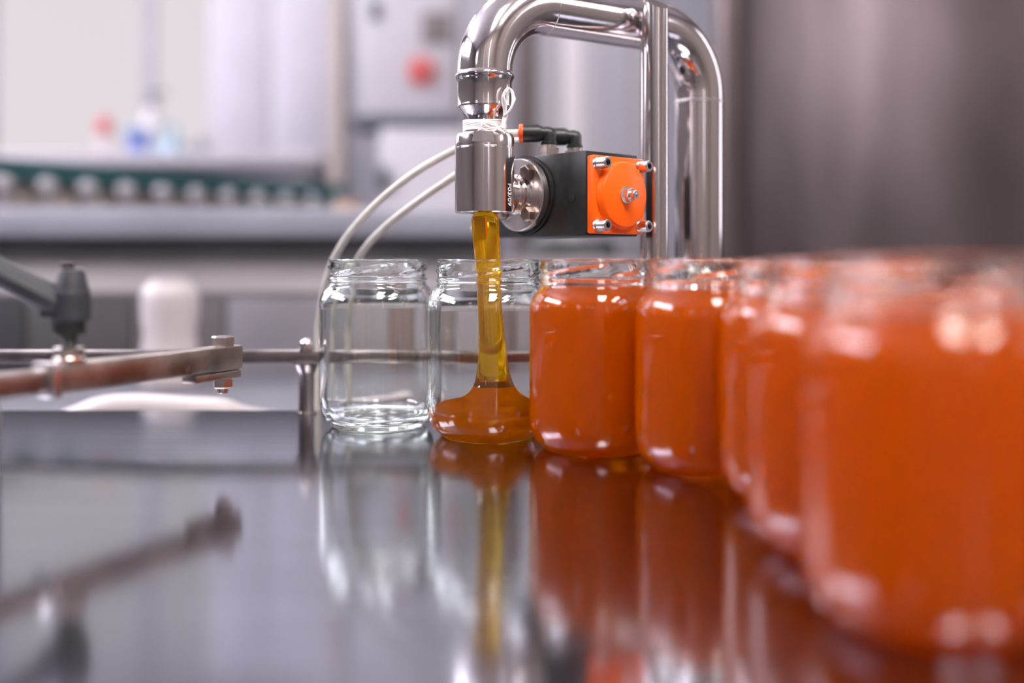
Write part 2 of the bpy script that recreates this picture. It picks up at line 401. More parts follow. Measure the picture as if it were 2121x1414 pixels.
# honey that fills a jar: follows the inside of the glass
e = 0.0006
inn = [(r+e, z) for r, z in inner if z <= 0.1036][::-1]
inn = [(0 if i == 0 else r, z-(e if z < 0.02 else 0)) for i, (r, z) in enumerate(inn)]
hprof = inn + [(0.0316, 0.1042), (0.028, 0.1038), (0.0, 0.1037)]
hm = None
for i, (x, y) in enumerate(J[2:]):
    if hm is None: o = fin(lathe(hprof, n=96), 'honey', M['honey'], angle=80); hm = o.data
    else: o = bpy.data.objects.new('honey', hm); C.objects.link(o)
    o.location = (x, y, 0.0003)
    tag(o, ['cloudy orange honey filling the third jar from the left', 'cloudy orange honey filling the fourth jar from the left',
            'bright orange honey filling the fifth jar from the left', 'blurred orange honey filling the sixth jar from the left',
            'deep red-orange honey filling the large blurred jar nearest the camera'][i], 'honey', 'honey filling the jars')
    bb = bmesh.new()                                      # froth ring along the shoulder
    rr = random.Random(i)
    for k in range(46):
        a = rr.uniform(0, 2*PI); s = rr.uniform(0.0003, 0.0008)
        z = 0.0905 + rr.uniform(-0.0005, 0.0012)
        bmesh.ops.create_icosphere(bb, subdivisions=1, radius=s, matrix=Matrix.Translation(((0.0401)*math.cos(a), 0.0401*math.sin(a), z)))
    b = fin(bb, 'air_bubbles', M['bubble'] if 'bubble' in M else M.setdefault('bubble', mat('pale honey froth', (0.85, 0.42, 0.22), 0, 0.3)), o)
    b['kind'] = 'stuff'
# stream and pool in the second jar
jx, jy = J[1]
lv = [(0.1535, 1004, 28.5), (0.145, 1004, 29), (0.135, 1006, 28), (0.119, 1010, 27), (0.10, 1012, 25), (0.082, 1015, 25), (0.066, 1018, 27), (0.0494, 1020, 31), (0.0396, 1021, 36),
      (0.0335, 1022, 42), (0.0290, 1022, 52), (0.0262, 1022, 64), (0.0242, 1021, 78), (0.0230, 1019, 92)]
bm = bmesh.new(); rings = []; n = 72
for z, cx, hw in lv:
    c = Vector(((cx-1060.5)*0.70/F, 0.70, z)); r = hw*0.70/F
    rings.append([bm.verts.new(c+Vector(((r*(1+0.035*math.sin(3*t+2))*math.cos(t)), r*0.9*(1+0.04*math.sin(2*t+1))*math.sin(t), 0))) for t in [2*PI*k/n for k in range(n)]])
for r, z in [(0.0345, 0.0218), (0.0375, 0.0200), (0.0395, 0.0180), (0.0393, 0.0155), (0.0380, 0.0112), (0.0350, 0.0076), (0.0305, 0.0061), (0.02, 0.0065), (0.006, 0.0072)]:
    rings.append([bm.verts.new((jx+r*math.cos(2*PI*k/n), jy+r*math.sin(2*PI*k/n), z)) for k in range(n)])
for p, q in zip(rings, rings[1:]):
    for k in range(n): bm.faces.new((p[k], p[(k+1) % n], q[(k+1) % n], q[k]))
bm.faces.new(rings[0]); bm.faces.new(rings[-1][::-1])
st = fin(bm, 'honey_stream', M['stream'], angle=80)
st.data.materials.append(M['pool'])
for p in st.data.polygons:
    if p.center.z < 0.0335: p.material_index = 1
sm = st.modifiers.new('smooth', 'SUBSURF'); sm.levels = 1; sm.render_levels = 1
tag(st, 'thick golden stream of honey pouring from the nozzle into a shallow orange pool', 'honey')

# ================================================================== FILLING PIPE
NX, NY = -0.0186, 0.70
LX, LY = 0.148, 0.81
PR = 0.0190
pipe = thing('filling_pipe', 'polished stainless steel pipe bent in an arch down to the nozzle', 'pipe', (LX, LY, 0))
def rel(v, root): return Vector(v) - Vector(root.location)
hd = (Vector((LX, LY, 0))-Vector((NX, NY, 0))); HL = hd.length; hd.normalize()
zt, br = 0.2985, 0.0505
pts = [(NX, NY, 0.2445), (NX, NY, 0.2475)]
for k in range(1, 17):
    a = PI/2*k/16; p = Vector((NX, NY, 0))+hd*(br*(1-math.cos(a))); pts.append((p.x, p.y, zt-br+br*math.sin(a)))
for k in range(1, 6):
    p = Vector((NX, NY, 0))+hd*(br+(HL-2*br)*k/6); pts.append((p.x, p.y, zt))
for k in range(0, 17):
    a = PI/2*k/16; p = Vector((NX, NY, 0))+hd*(HL-br+br*math.sin(a)); pts.append((p.x, p.y, zt-br+br*math.cos(a)))
pts.append((LX, LY, 0.244))
fin(tube([rel(p, pipe) for p in pts], PR, n=72), 'arched_tube', M['chrome'], pipe)
fin(tube([rel(p, pipe) for p in [(LX, LY, 0.2440), (LX, LY, 0.12), (LX, LY, 0.004)]], PR, n=72), 'straight_leg', M['chrome'], pipe)
fin(lathe([(0.0188, -0.0012), (0.0194, -0.0006), (0.0194, 0.0006), (0.0188, 0.0012)], o=rel((LX, LY, 0.2440), pipe), n=72), 'weld_seam', M['satin'], pipe)
q = Vector((NX, NY, 0))+hd*br
fin(lathe([(0.0188, -0.0007), (0.0192, 0), (0.0188, 0.0007)], o=rel((q.x, q.y, zt), pipe), axis=tuple(hd), n=72), 'weld_seam', M['satin'], pipe)
fin(lathe([(0, 0), (0.034, 0), (0.034, 0.005), (0.033, 0.006), (0.020, 0.006), (0.020, 0.010), (0.0, 0.010)], o=rel((LX, LY, 0.0), pipe)), 'base_flange', M['satin'], pipe)
zz = lambda y: CAM_H+(536-y)*0.70/F
# reducer below the elbow
red = [(0.0184, zz(148)), (0.0197, zz(153)), (0.0205, zz(157)), (0.0205, zz(161)), (0.0196, zz(166)), (0.0187, zz(172)), (0.0186, zz(216)), (0.0187, zz(219)), (0.0190, zz(222)), (0.0186, zz(225)),
       (0.0163, zz(233)), (0.0143, zz(244)), (0.0136, zz(255)), (0.0135, zz(258)), (0, zz(258))]
fin(lathe(red, o=rel((NX, NY, 0), pipe), n=72), 'reducer', M['chrome'], pipe)
fin(lathe([(0, zz(256))]+[(0.0134+0.0004*(k % 2), zz(256)-0.0012*k) for k in range(9)]+[(0, zz(256)-0.0108)], o=rel((NX, NY, 0), pipe), n=48), 'thread', M['satin'], pipe)
# white sealing thread wound round the neck, with loose loops
bm = bmesh.new(); rr = random.Random(3)
for k in range(9):
    z0 = zz(272)+k*0.0008; pp = []
    for i in range(31):
        t = 2*PI*i/30; pp.append(rel((NX+0.0146*math.cos(t), NY+0.0146*math.sin(t), z0+0.0006*math.sin(2*t+k)), pipe))
    add_tube(bm, pp, 0.0006, n=5)
def px3(x, y, d=0.683): return rel(P(x, y, d), pipe)
loops = [[(1040, 262), (1044, 235), (1042, 205), (1046, 188), (1054, 183), (1062, 190), (1064, 208), (1058, 226), (1050, 236), (1046, 250), (1044, 266)],
         [(1038, 264), (1047, 240), (1048, 215), (1043, 195), (1050, 185), (1059, 188), (1061, 212), (1053, 232), (1043, 242), (1040, 262)],
         [(1040, 268), (1025, 262), (1005, 252), (998, 258), (1003, 266), (1020, 264), (1036, 270), (1046, 276)],
         [(1034, 266), (1018, 254), (1004, 250), (1000, 256), (1012, 262), (1030, 270), (1044, 270)],
         [(1042, 276), (1030, 268), (1012, 272), (1000, 266), (992, 270), (1010, 274)],
         [(1046, 274), (1040, 262), (1030, 266), (1022, 274), (1036, 278)]]
for L in loops:
    pp = smooth_pts([px3(x, y, 0.682+0.002*math.sin(i*1.7)) for i, (x, y) in enumerate(L)], 6)
    add_tube(bm, pp, 0.00065, n=6)
    add_tube(bm, [p+Vector((0.0009*math.sin(i*0.4), 0.0006, 0.0007*math.cos(i*0.5))) for i, p in enumerate(pp)], 0.0005, n=5)
sf = fin(bm, 'sealing_thread', M['fibre'], pipe); sf['kind'] = 'stuff'; sf['label'] = 'white sealing thread wound round the pipe neck with loose loops'

# ================================================================== NOZZLE / FILLING VALVE
val = thing('filling_valve', 'machined steel valve block and nozzle directly above the jar being filled', 'valve', (NX, NY, zz(442)))
def rv(p): return Vector(p)-Vector(val.location)
zb = zz(441)
VR = 0.0204
hp = [(0.0, zb+0.02), (0.0100, zb+0.02), (0.0100, zb+0.0), (0.0196, zb), (VR, zb+0.0006), (VR, zz(309)), (0.0200, zz(308.5)), (0.0200, zz(306.5)), (0.0202, zz(306)), (0.0202, zz(287)), (0.0192, zz(279)), (0.0160, zz(275)), (0, zz(275))]
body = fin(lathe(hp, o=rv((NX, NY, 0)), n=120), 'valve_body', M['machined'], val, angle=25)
# wrench flat on the upper collar
fa = math.radians(-92)
fd = Vector((math.cos(fa), math.sin(fa), 0)); ft = Vector((-fd.y, fd.x, 0))
bm = bmesh.new()
ff = [(-0.0075, zz(300)), (0.0075, zz(300)), (0.0066, zz(279)), (-0.0058, zz(279))]
fr = [bm.verts.new(rv((NX, NY, 0))+fd*(0.0207)+ft*u+Vector((0, 0, z))) for u, z in ff]
bk = [bm.verts.new(rv((NX, NY, 0))+fd*(0.0172)+ft*u+Vector((0, 0, z))) for u, z in ff]
bm.faces.new(fr); bm.faces.new(bk[::-1])
for i in range(4): bm.faces.new((fr[i], bk[i], bk[(i+1) % 4], fr[(i+1) % 4]))
fin(bm, 'wrench_flat', M['satin'], val, smooth=False)
# the etched marking, bent round the block, reading downwards
def etched(text, size, ang, z, parent):
    cu = bpy.data.curves.new('marking', 'FONT'); cu.body = text; cu.size = size; cu.align_x = 'CENTER'; cu.align_y = 'CENTER'; cu.extrude = 0.00006
    t = bpy.data.objects.new('marking', cu); C.objects.link(t)
    dg = bpy.context.evaluated_depsgraph_get(); me = bpy.data.meshes.new_from_object(t.evaluated_get(dg))
    bpy.data.objects.remove(t)
    for v in me.vertices:
        x, y, w = v.co; th = ang + y/VR            # text up -> around to the right, text right -> downwards
        v.co = rv((NX, NY, 0))+Vector(((VR+0.00008+w)*math.cos(th), (VR+0.00008+w)*math.sin(th), z-x))
    me.materials.clear(); me.materials.append(M['etch'])
    o = bpy.data.objects.new('marking', me); C.objects.link(o); o.parent = parent; o['label'] = 'etched lettering running down the side'
    return o
etched('F03/09', 0.0056, math.radians(-34), zz(405), val)

nA = Vector((-0.736, -0.677, 0)); tB = Vector((0.677, -0.736, 0)); up = Vector((0, 0, 1))
V0 = Vector((NX, NY, 0.1655))
CA = V0 - nA*0.038                                     # centre of the actuator's flange face
# stem + flange, all along -nA
ax = tuple(-nA)
stem = [(0.0, 0.012), (0.0105, 0.012), (0.0105, 0.0215), (0.0128, 0.0215), (0.0132, 0.022), (0.0132, 0.0245), (0.0128, 0.025), (0.0118, 0.0252), (0.0118, 0.0268), (0.0135, 0.0272), (0.0135, 0.0298), (0.0150, 0.0312), (0.0, 0.0312)]
fin(lathe(stem, o=rv(V0), axis=ax, n=64), 'stem', M['chrome'], val, angle=30)
fl = [(0, 0.0308), (0.0248, 0.0308), (0.0256, 0.0314), (0.0256, 0.0362), (0.0250, 0.0366), (0, 0.0366)]
fin(lathe(fl, o=rv(V0), axis=ax, n=96), 'flange', M['satin'], val, angle=30)
for a in (52, -48, 218, 145):
    c = rv(V0)+tB*(0.0190*math.cos(math.radians(a)))+up*(0.0190*math.sin(math.radians(a)))
    bm = bmesh.new(); add_hexhead(bm, c, tuple(nA), 0.0052, -0.0308, -0.0255)
    add_lathe(bm, [(0.0, -0.0310), (0.0058, -0.0310), (0.0058, -0.0303), (0, -0.0303)], n=32, o=c, axis=tuple(nA))
    fin(bm, 'hex_bolt', M['worn_steel'], val, angle=30)

# ================================================================== PNEUMATIC ACTUATOR
act = thing('pneumatic_actuator', 'black box-shaped air actuator with an orange end cap beside the nozzle', 'actuator', (CA.x, CA.y, 0.1365))
def ra(p): return Vector(p)-Vector(act.location)
ZL, ZH = 0.1362, 0.1930
zc = (ZL+ZH)/2
def abox(u0, u1, v0, v1, z0, z1, bev=0.0008):
    """box in the actuator's own axes: u along tB, v along -nA"""
    bm = bmesh.new()
    c = ra(CA*1.0); c = Vector((c.x, c.y, 0)) + tB*(u0+u1)/2 - nA*(v0+v1)/2 + up*((z0+z1)/2-act.location.z)
    mt = Matrix.Translation(c) @ Matrix(((tB.x, -nA.x, 0, 0), (tB.y, -nA.y, 0, 0), (0, 0, 1, 0), (0, 0, 0, 1)))
    return add_box(bm, (0, 0, 0), (u1-u0, v1-v0, z1-z0), bev=bev, mtx=mt)
U1 = 0.0581; VD = 0.0535
fin(abox(-0.046, U1, 0.0012, VD, ZL, ZH), 'actuator_body', M['black_alu'], act, angle=30)
fin(lathe([(0, 0.0), (0.0280, 0.0), (0.0280, 0.002), (0, 0.002)], o=ra((CA.x, CA.y, V0.z))+nA*0.0008, axis=ax, n=96), 'mounting_boss', M['black_alu'], act, angle=30)
c0 = ra(CA); c0.z = 0
fin(lathe([(0, 0), (0.0028, 0), (0.0028, 0.0003), (0, 0.0003)], o=c0+tB*0.045-nA*0.0011+up*(0.1620-act.location.z), axis=tuple(nA), n=32), 'plug', M['black_plastic'], act)
CZ0, CZ1 = 0.1374, 0.1898
for s, u0, u1 in ((1, U1, U1+0.0072), (-1, -0.0532, -0.046)):
    cap = fin(abox(u0, u1, 0.0015, VD-0.0005, CZ0, CZ1, bev=0.0014), 'end_cap', M['orange'], act, angle=30)
    cap['label'] = 'orange end cap'
    f0 = (u1 if s > 0 else u0); axd = tuple(tB*s)
    cc = c0 + tB*f0 - nA*(VD/2) + up*((CZ0+CZ1)/2-act.location.z)
    fin(lathe([(0, -0.002), (0.0236, -0.002), (0.0236, 0.0004), (0.0230, 0.0022), (0.0222, 0.0046), (0.0210, 0.0054), (0, 0.0054)], o=cc, axis=axd, n=96), 'piston_dome', M['orange'], act, angle=50)
    for dv, dz in ((-1, 1), (1, 1), (-1, -1), (1, -1)):
        sc = cc - nA*(dv*0.0212) + up*(dz*0.0207)
        bm = bmesh.new()
        add_lathe(bm, [(0, -0.001), (0.0047, -0.001), (0.0047, 0.0006), (0.0040, 0.0006), (0.0039, 0.0080), (0.0035, 0.0085), (0.0021, 0.0085), (0.0021, 0.0055), (0, 0.0055)], n=40, o=sc, axis=axd)
        sw = fin(bm, 'cap_screw', M['satin'], act, angle=35)
        bm = bmesh.new(); add_prism(bm, hexpoly(0.0021), sc, axd, 0.0055, 0.0061)
        fin(bm, 'hex_socket', M['dark_hole'], sw)
    if s > 0:
        bm = bmesh.new()
        add_lathe(bm, [(0, 0.0052), (0.0058, 0.0052), (0.0058, 0.0062), (0, 0.0062)], n=40, o=cc, axis=axd)
        add_hexhead(bm, cc, axd, 0.0050, 0.0062, 0.0108)
        nt_ = fin(bm, 'adjusting_nut', M['satin'], act, angle=30)
        bm = bmesh.new()
        add_lathe(bm, [(0, 0.010), (0.0030, 0.010), (0.0030, 0.0142), (0.0026, 0.0148), (0.0014, 0.0148), (0.0014, 0.0128), (0, 0.0128)], n=32, o=cc, axis=axd)
        fin(bm, 'set_screw', M['satin'], nt_, angle=30)

# air fittings on top of the actuator
def fitting(u, v, name_i):
    base = c0 + tB*u - nA*v + up*(ZH-act.location.z)
    bm = bmesh.new()
    add_lathe(bm, [(0, -0.002), (0.0060, -0.002), (0.0060, 0.001), (0, 0.001)], n=32, o=base)
    rings = hexpoly(0.0072, 0.25)
    add_prism(bm, rings, base, (0, 0, 1), 0.0002, 0.0060)
    add_lathe(bm, [(0, 0.005), (0.0054, 0.005), (0.0054, 0.0085), (0, 0.0085)], n=40, o=base)
    b = fin(bm, 'air_fitting', M['nickel'], act, angle=30)
    bm = bmesh.new(); ztop = 0.0190
    add_lathe(bm, [(0, 0.0080), (0.0058, 0.0080), (0.0058, 0.0100), (0.0050, 0.0104), (0.0050, ztop-0.003)]+[(0.0050*math.cos(a), ztop-0.003+0.0050*math.sin(a)) for a in (0.3, 0.6, 0.9, 1.2, 1.4)]+[(0, ztop+0.002)], n=48, o=base)
    add_lathe(bm, [(0, 0), (0.0048, 0), (0.0048, 0.004), (0.0062, 0.0062), (0.0064, 0.0075), (0.0064, 0.0185), (0, 0.0185)], n=48, o=base+up*(ztop-0.0025), axis=(-1, 0.03, 0))
    fin(bm, 'elbow', M['black_plastic'], b, angle=35)
    rg = base+up*(ztop-0.0025)+Vector((-0.0183, 0.0005, 0))
    fin(lathe([(0, 0), (0.0064, 0), (0.0064, 0.002), (0.0058, 0.0030), (0.0028, 0.0030), (0, 0.0028)], n=48, o=rg, axis=(-1, 0.03, 0)), 'release_ring', M['orange_ring'], b)
    return rg+Vector((-0.0028, 0, 0))+Vector(act.location)
e1 = fitting(0.0118, 0.012, 0); e2 = fitting(0.010, 0.040, 1)

def hose(name, pts, r, m, label, cat, group=None, n=14, seg=10):
    root = Vector(pts[-1]); bm = tube([p-root for p in smooth_pts(pts, seg)], r, n=n)
    o = fin(bm, name, m); o.location = root
    return tag(o, label, cat, group)
hose('air_hose', [e1, e1+Vector((-0.02, 0.006, 0.0)), P(1010, 278, 0.745), P(940, 312, 0.755), P(868, 352, 0.765), P(797, 406, 0.78), P(738, 466, 0.80), P(700, 520, 0.825), P(678, 575, 0.845), P(664, 650, 0.86), P(658, 760, 0.87), (-0.166, 0.875, -0.20), (-0.166, 0.9, RZ0+0.0035)], 0.0029, M['tube'],
     'cream air hose arching from the first black fitting, upper of the two', 'hose', 'cream air hoses')
hose('air_hose', [e2, e2+Vector((-0.02, 0.004, -0.002)), P(1030, 305, 0.765), P(940, 366, 0.775), P(875, 410, 0.785), P(805, 464, 0.80), P(755, 516, 0.82), P(728, 570, 0.845), P(716, 650, 0.862), P(712, 760, 0.875), (-0.14, 0.885, -0.20), (-0.14, 0.91, RZ0+0.0035)], 0.0029, M['tube'],
     'cream air hose arching lower and nearer the nozzle than its twin', 'hose', 'cream air hoses')

# ================================================================== UPRIGHT ROD IN FRONT OF THE PIPE
rx, ry = 0.1045, 0.742
rod = thing('support_rod', 'upright stainless rod with slanted top, welded in front of the arched pipe', 'rod', (rx, ry, 0))
bm = bmesh.new(); n = 48; R_ = 0.0087
lo = []; hi = []
for k in range(n):
    t = 2*PI*k/n; x, y = R_*math.cos(t), R_*0.9*math.sin(t)
    lo.append(bm.verts.new((x, y, 0))); hi.append(bm.verts.new((x, y, 0.3055+0.55*y-0.30*x)))
bm.faces.new(lo[::-1]); bm.faces.new(hi)
for k in range(n): bm.faces.new((lo[k], lo[(k+1) % n], hi[(k+1) % n], hi[k]))
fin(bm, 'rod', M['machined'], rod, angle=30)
fin(box((-0.0062, 0.010, 0.150), (0.0075, 0.012, 0.300), bev=0.0008), 'backing_strip', M['chrome'], rod)
fin(lathe([(0, 0.0), (0.016, 0.0), (0.016, 0.004), (0, 0.004)], n=48), 'foot', M['satin'], rod)

# ================================================================== GUIDE ARM WITH CLAMP LEVER (left)
A0 = P(-70, 789, 0.500); A1 = P(490, 738, 0.672); A0.z = A1.z = 0.0565
ad = (A1-A0); AL = ad.length; ad.normalize(); an = Vector((ad.y, -ad.x, 0))      # an points to the camera side
arm = thing('guide_bracket', 'stained stainless guide bar reaching across the left of the table', 'guide bar', tuple(A0), 0)
def bar(s0, s1, n0, n1, z0, z1, bev=0.001):
    mt = Matrix.Translation(ad*(s0+s1)/2+an*(n0+n1)/2+up*((z0+z1)/2)) @ Matrix(((ad.x, an.x, 0, 0), (ad.y, an.y, 0, 0), (0, 0, 1, 0), (0, 0, 0, 1)))
    return add_box(bmesh.new(), (0, 0, 0), (s1-s0, n1-n0, z1-z0), bev=bev, mtx=mt)
fin(bar(0.045, AL, -0.008, 0.006, -0.0078, 0.0080, 0.0018), 'bar', M['worn_steel'], arm, angle=30)
fin(bar(0.0, 0.052, -0.006, 0.004, -0.0060, 0.0060, 0.001), 'sliding_bar', M['worn_steel'], arm, angle=30)
fin(bar(0.044, 0.050, -0.0095, 0.0078, -0.0094, 0.0094, 0.0012), 'end_clip', M['satin'], arm, angle=30)
fin(bar(AL-0.042, AL-0.001, -0.007, 0.005, -0.0132, -0.0082, 0.0008), 'link_plate', M['worn_steel'], arm, angle=30)
bc = ad*(AL-0.012)+an*(-0.001)
bm = bmesh.new(); add_hexhead(bm, bc+up*0.0078, (0, 0, 1), 0.0072, 0.0, 0.0065, 0.1); fin(bm, 'hex_bolt', M['nickel'], arm, angle=30)
bm = bmesh.new(); add_hexhead(bm, bc-up*0.0138, (0, 0, -1), 0.0066, 0.0, 0.0055, 0.1); add_lathe(bm, [(0, 0.004), (0.0036, 0.004), (0.0036, 0.0085), (0.003, 0.009), (0, 0.009)], n=24, o=bc-up*0.0138, axis=(0, 0, -1))
fin(bm, 'lock_nut', M['nickel'], arm, angle=30)
# support leg of the arm, left of the frame
fin(lathe([(0, 0), (0.010, 0), (0.010, 0.0522), (0, 0.0522)], o=ad*(-0.0+0.006)-up*(0.0565), n=32), 'post', M['satin'], arm, angle=30)

# clamp lever: stands on the arm
sL = None
LC = P(150, 740, 0.553)
sL = (Vector((LC.x, LC.y, 0))-Vector((A0.x, A0.y, 0))).dot(ad)
lb = A0+ad*sL; lb.z = A0.z+0.0080
lev = thing('clamp_lever', 'dark grey clamping lever with slanted handle standing on the stained steel bar', 'lever', tuple(lb))
k_ = lb.y/F
zl = lambda y: CAM_H+(536-y)*k_-lb.z
fin(lathe([(0, 0), (0.0085, 0), (0.0085, 0.0025), (0.0070, 0.0032), (0.0070, 0.0060), (0, 0.0060)], n=40), 'washer', M['nickel'], lev, angle=30)
bm = bmesh.new(); add_hexhead(bm, Vector((0, 0, 0.004)), (0, 0, 1), 0.0078, 0, 0.0045); fin(bm, 'nut', M['nickel'], lev, angle=30)
fin(lathe([(0, 0.003), (0.0042, 0.003)]+[(0.0042-0.0003*(k % 2), 0.004+0.0008*k) for k in range(14)]+[(0, zl(690))], n=32), 'threaded_stud', M['black_plastic'], lev, angle=30)
fin(lathe([(0, zl(693)), (0.0082, zl(693)), (0.0086, zl(691)), (0.0086, zl(662)), (0, zl(662))], n=40), 'collar', M['black_plastic'], lev, angle=30)
hub = [(0, zl(664)), (0.0090, zl(664)), (0.0096, zl(661)), (0.0097, zl(640)), (0.0095, zl(606)), (0.0089, zl(602)), (0.0070, zl(566)), (0.0062, zl(559)), (0.0045, zl(556)), (0, zl(556))]
hb = fin(lathe(hub, n=48, o=(0.0014, 0, 0)), 'hub', M['grey_plastic'], lev, angle=14)
bm = bmesh.new(); add_lathe(bm, [(0, zl(556)), (0.0036, zl(556)), (0.0036, zl(546)), (0.0028, zl(542)), (0, zl(542))], n=24, o=(-0.001, 0, 0))
fin(bm, 'retaining_screw', M['dark_hole'], hb, angle=40)
# the handle: octagonal bar rising to the left
h0 = Vector((-0.004, 0.0, (zl(604)+zl(640))/2-0.002)); h1 = P(-120, 505, lb.y-0.02)-lb
hv = (h1-h0); 
def hr(i): return [0.0078, 0.0085, 0.0082, 0.0078, 0.0074, 0.0078, 0.0088, 0.0094, 0.0060][i]
fin(tube([h0+hv*t for t in (0, 0.1, 0.2, 0.35, 0.5, 0.65, 0.8, 0.95, 1.0)], 0.01, n=8, rfun=hr), 'handle', M['grey_plastic'], lev, angle=30)
fin(box((-0.0105, 0.0, (zl(604)+zl(658))/2), (0.008, 0.010, zl(604)-zl(658)), bev=0.0015), 'lug', M['grey_plastic'], lev)

# ================================================================== GUIDE RAIL BEHIND THE JARS
GY = 0.797
gr = thing('guide_rail', 'slim stainless guide rail running behind the jars on a short post', 'rail', (-0.160, GY, 0))
zr0, zr1 = CAM_H-(752-536)*GY/F, CAM_H-(724-536)*GY/F
fin(box((-0.145, 0.0, (zr0+zr1)/2), (0.81, 0.008, zr1-zr0), bev=0.0022), 'rail', M['dull_steel'], gr)
for xo in (0.0, -0.30, 0.25):
    p_ = fin(lathe([(0, 0), (0.0078, 0), (0.0078, 0.0015), (0.0062, 0.002), (0.0062, zr0-0.009), (0.0085, zr0-0.003), (0.0098, zr0-0.0005), (0, zr0-0.0005)], n=40, o=(xo, 0, 0)), 'post', M['dull_steel'], gr, angle=30)
    fin(lathe([(0, zr1-0.001), (0.0066, zr1-0.001), (0.0066, zr1+0.002), (0.0052, zr1+0.0022)]+[(0.0052*math.cos(a), zr1+0.0045+0.0045*math.sin(a)) for a in (0, 0.4, 0.8, 1.2)]+[(0, zr1+0.009)], n=32, o=(xo, 0, 0)), 'cap_nut', M['chrome'], gr, angle=35)

# white hose lying beyond the back edge
rc = thing('rear_counter', 'low grey steel counter behind the worktop on the left', 'counter', (-0.7, 1.2, RZ0))
fin(box((0.15, 0.0, 0.835), (2.1, 0.62, 0.03), bev=0.004), 'counter_top', M['mid_grey'], rc)
for x in (-0.8, 1.1):
    for y in (-0.26, 0.26): fin(box((x, y, 0.41), (0.05, 0.05, 0.82)), 'leg', M['satin'], rc, smooth=False)
zc_ = RZ0+0.85
hose('drain_hose', [(-0.66, 1.02, zc_+0.0125), (-0.56, 0.96, zc_+0.0125), (-0.44, 0.94, zc_+0.0130), P(150, 872, 0.93), P(215, 848, 0.92), P(300, 844, 0.92), P(400, 850, 0.92), P(460, 854, 0.92), P(530, 874, 0.93), (-0.16, 0.95, zc_+0.0125), (-0.10, 1.05, zc_+0.0125)], 0.0125, M['white_plastic'],
     'white plastic hose lying in a low bow just behind the worktop edge', 'hose', n=20)
jug = thing('plastic_jug', 'blurred white translucent plastic jug standing behind the clamp lever', 'jug', (-0.461, 1.38, zc_))
jp = [(0, 0), (0.034, 0), (0.038, 0.004), (0.039, 0.03), (0.036, 0.055), (0.034, 0.07), (0.037, 0.09), (0.038, 0.115), (0.037, 0.127), (0.031, 0.136), (0.024, 0.140), (0.0, 0.140)]
fin(lathe(jp, n=40), 'body', M['white_plastic'], jug)
fin(lathe([(0, 0.138), (0.026, 0.138), (0.026, 0.146), (0, 0.147)], n=32), 'lid', M['white_plastic'], jug)

# ================================================================== MACHINE HOUSING AND CONVEYOR (behind, left)
mh = thing('machine_housing', 'grey machine housing with sloping light top behind the counter', 'machine', (-0.75, 1.75, RZ0))
def loft(pts, x0, x1):
    bm = bmesh.new(); a = [bm.verts.new((x0, y, z)) for y, z in pts]; b = [bm.verts.new((x1, y, z)) for y, z in pts]
    bm.faces.new(a); bm.faces.new(b[::-1]); n = len(pts)
    for i in range(n): bm.faces.new((a[i], a[(i+1) % n], b[(i+1) % n], b[i]))
    return bm
z_ = lambda py, y: CAM_H-(py-536)*y/F-RZ0
fin(loft([(-0.22, 0), (-0.22, z_(612, 1.53)), (0.09, z_(612, 1.53)), (0.09, 0)], -1.0, 0.9), 'base_cabinet', M['dark_grey'], mh, smooth=False)
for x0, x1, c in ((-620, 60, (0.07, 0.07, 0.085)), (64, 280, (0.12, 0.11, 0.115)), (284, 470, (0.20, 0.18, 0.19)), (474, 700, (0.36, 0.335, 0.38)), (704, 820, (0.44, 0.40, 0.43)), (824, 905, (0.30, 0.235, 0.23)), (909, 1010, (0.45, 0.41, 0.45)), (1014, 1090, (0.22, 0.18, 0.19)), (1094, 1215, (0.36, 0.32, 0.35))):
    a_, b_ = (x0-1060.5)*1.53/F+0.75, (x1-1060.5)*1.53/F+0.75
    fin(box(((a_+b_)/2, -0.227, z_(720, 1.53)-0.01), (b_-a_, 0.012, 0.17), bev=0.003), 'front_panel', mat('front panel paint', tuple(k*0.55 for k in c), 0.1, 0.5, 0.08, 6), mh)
fin(loft([(-0.23, z_(614, 1.52)), (-0.23, z_(604, 1.52)), (0.09, z_(532, 1.84)), (0.09, z_(614, 1.52))], -1.0, 0.98), 'sloping_cover', M['slope_grey'], mh, smooth=False)

cv = thing('conveyor', 'long conveyor with dark teal belt edge and white roller brackets', 'conveyor', (-0.85, 2.3, RZ0))
B0 = P(-160, 322, 1.88)-cv.location; B1 = P(720, 378, 2.72)-cv.location
bd = Vector((B1.x-B0.x, B1.y-B0.y, 0)); BL = bd.length; bd.normalize(); bn = Vector((-bd.y, bd.x, 0))
def cbar(s0, s1, n0, n1, z0, z1):
    mt = Matrix.Translation(Vector((B0.x, B0.y, 0))+bd*(s0+s1)/2+bn*(n0+n1)/2+up*((z0+z1)/2)) @ Matrix(((bd.x, bn.x, 0, 0), (bd.y, bn.y, 0, 0), (0, 0, 1, 0), (0, 0, 0, 1)))
    return add_box(bmesh.new(), (0, 0, 0), (s1-s0, n1-n0, z1-z0), mtx=mt)
zt_ = (B0.z+B1.z)/2
fin(cbar(0, BL, 0.0, 0.45, zt_-0.042, zt_), 'belt', M['teal'], cv, smooth=False)
fin(cbar(0, BL, 0.03, 0.42, zt_-0.19, zt_-0.042), 'side_panel', M['olive'], cv, smooth=False)
nb = 12
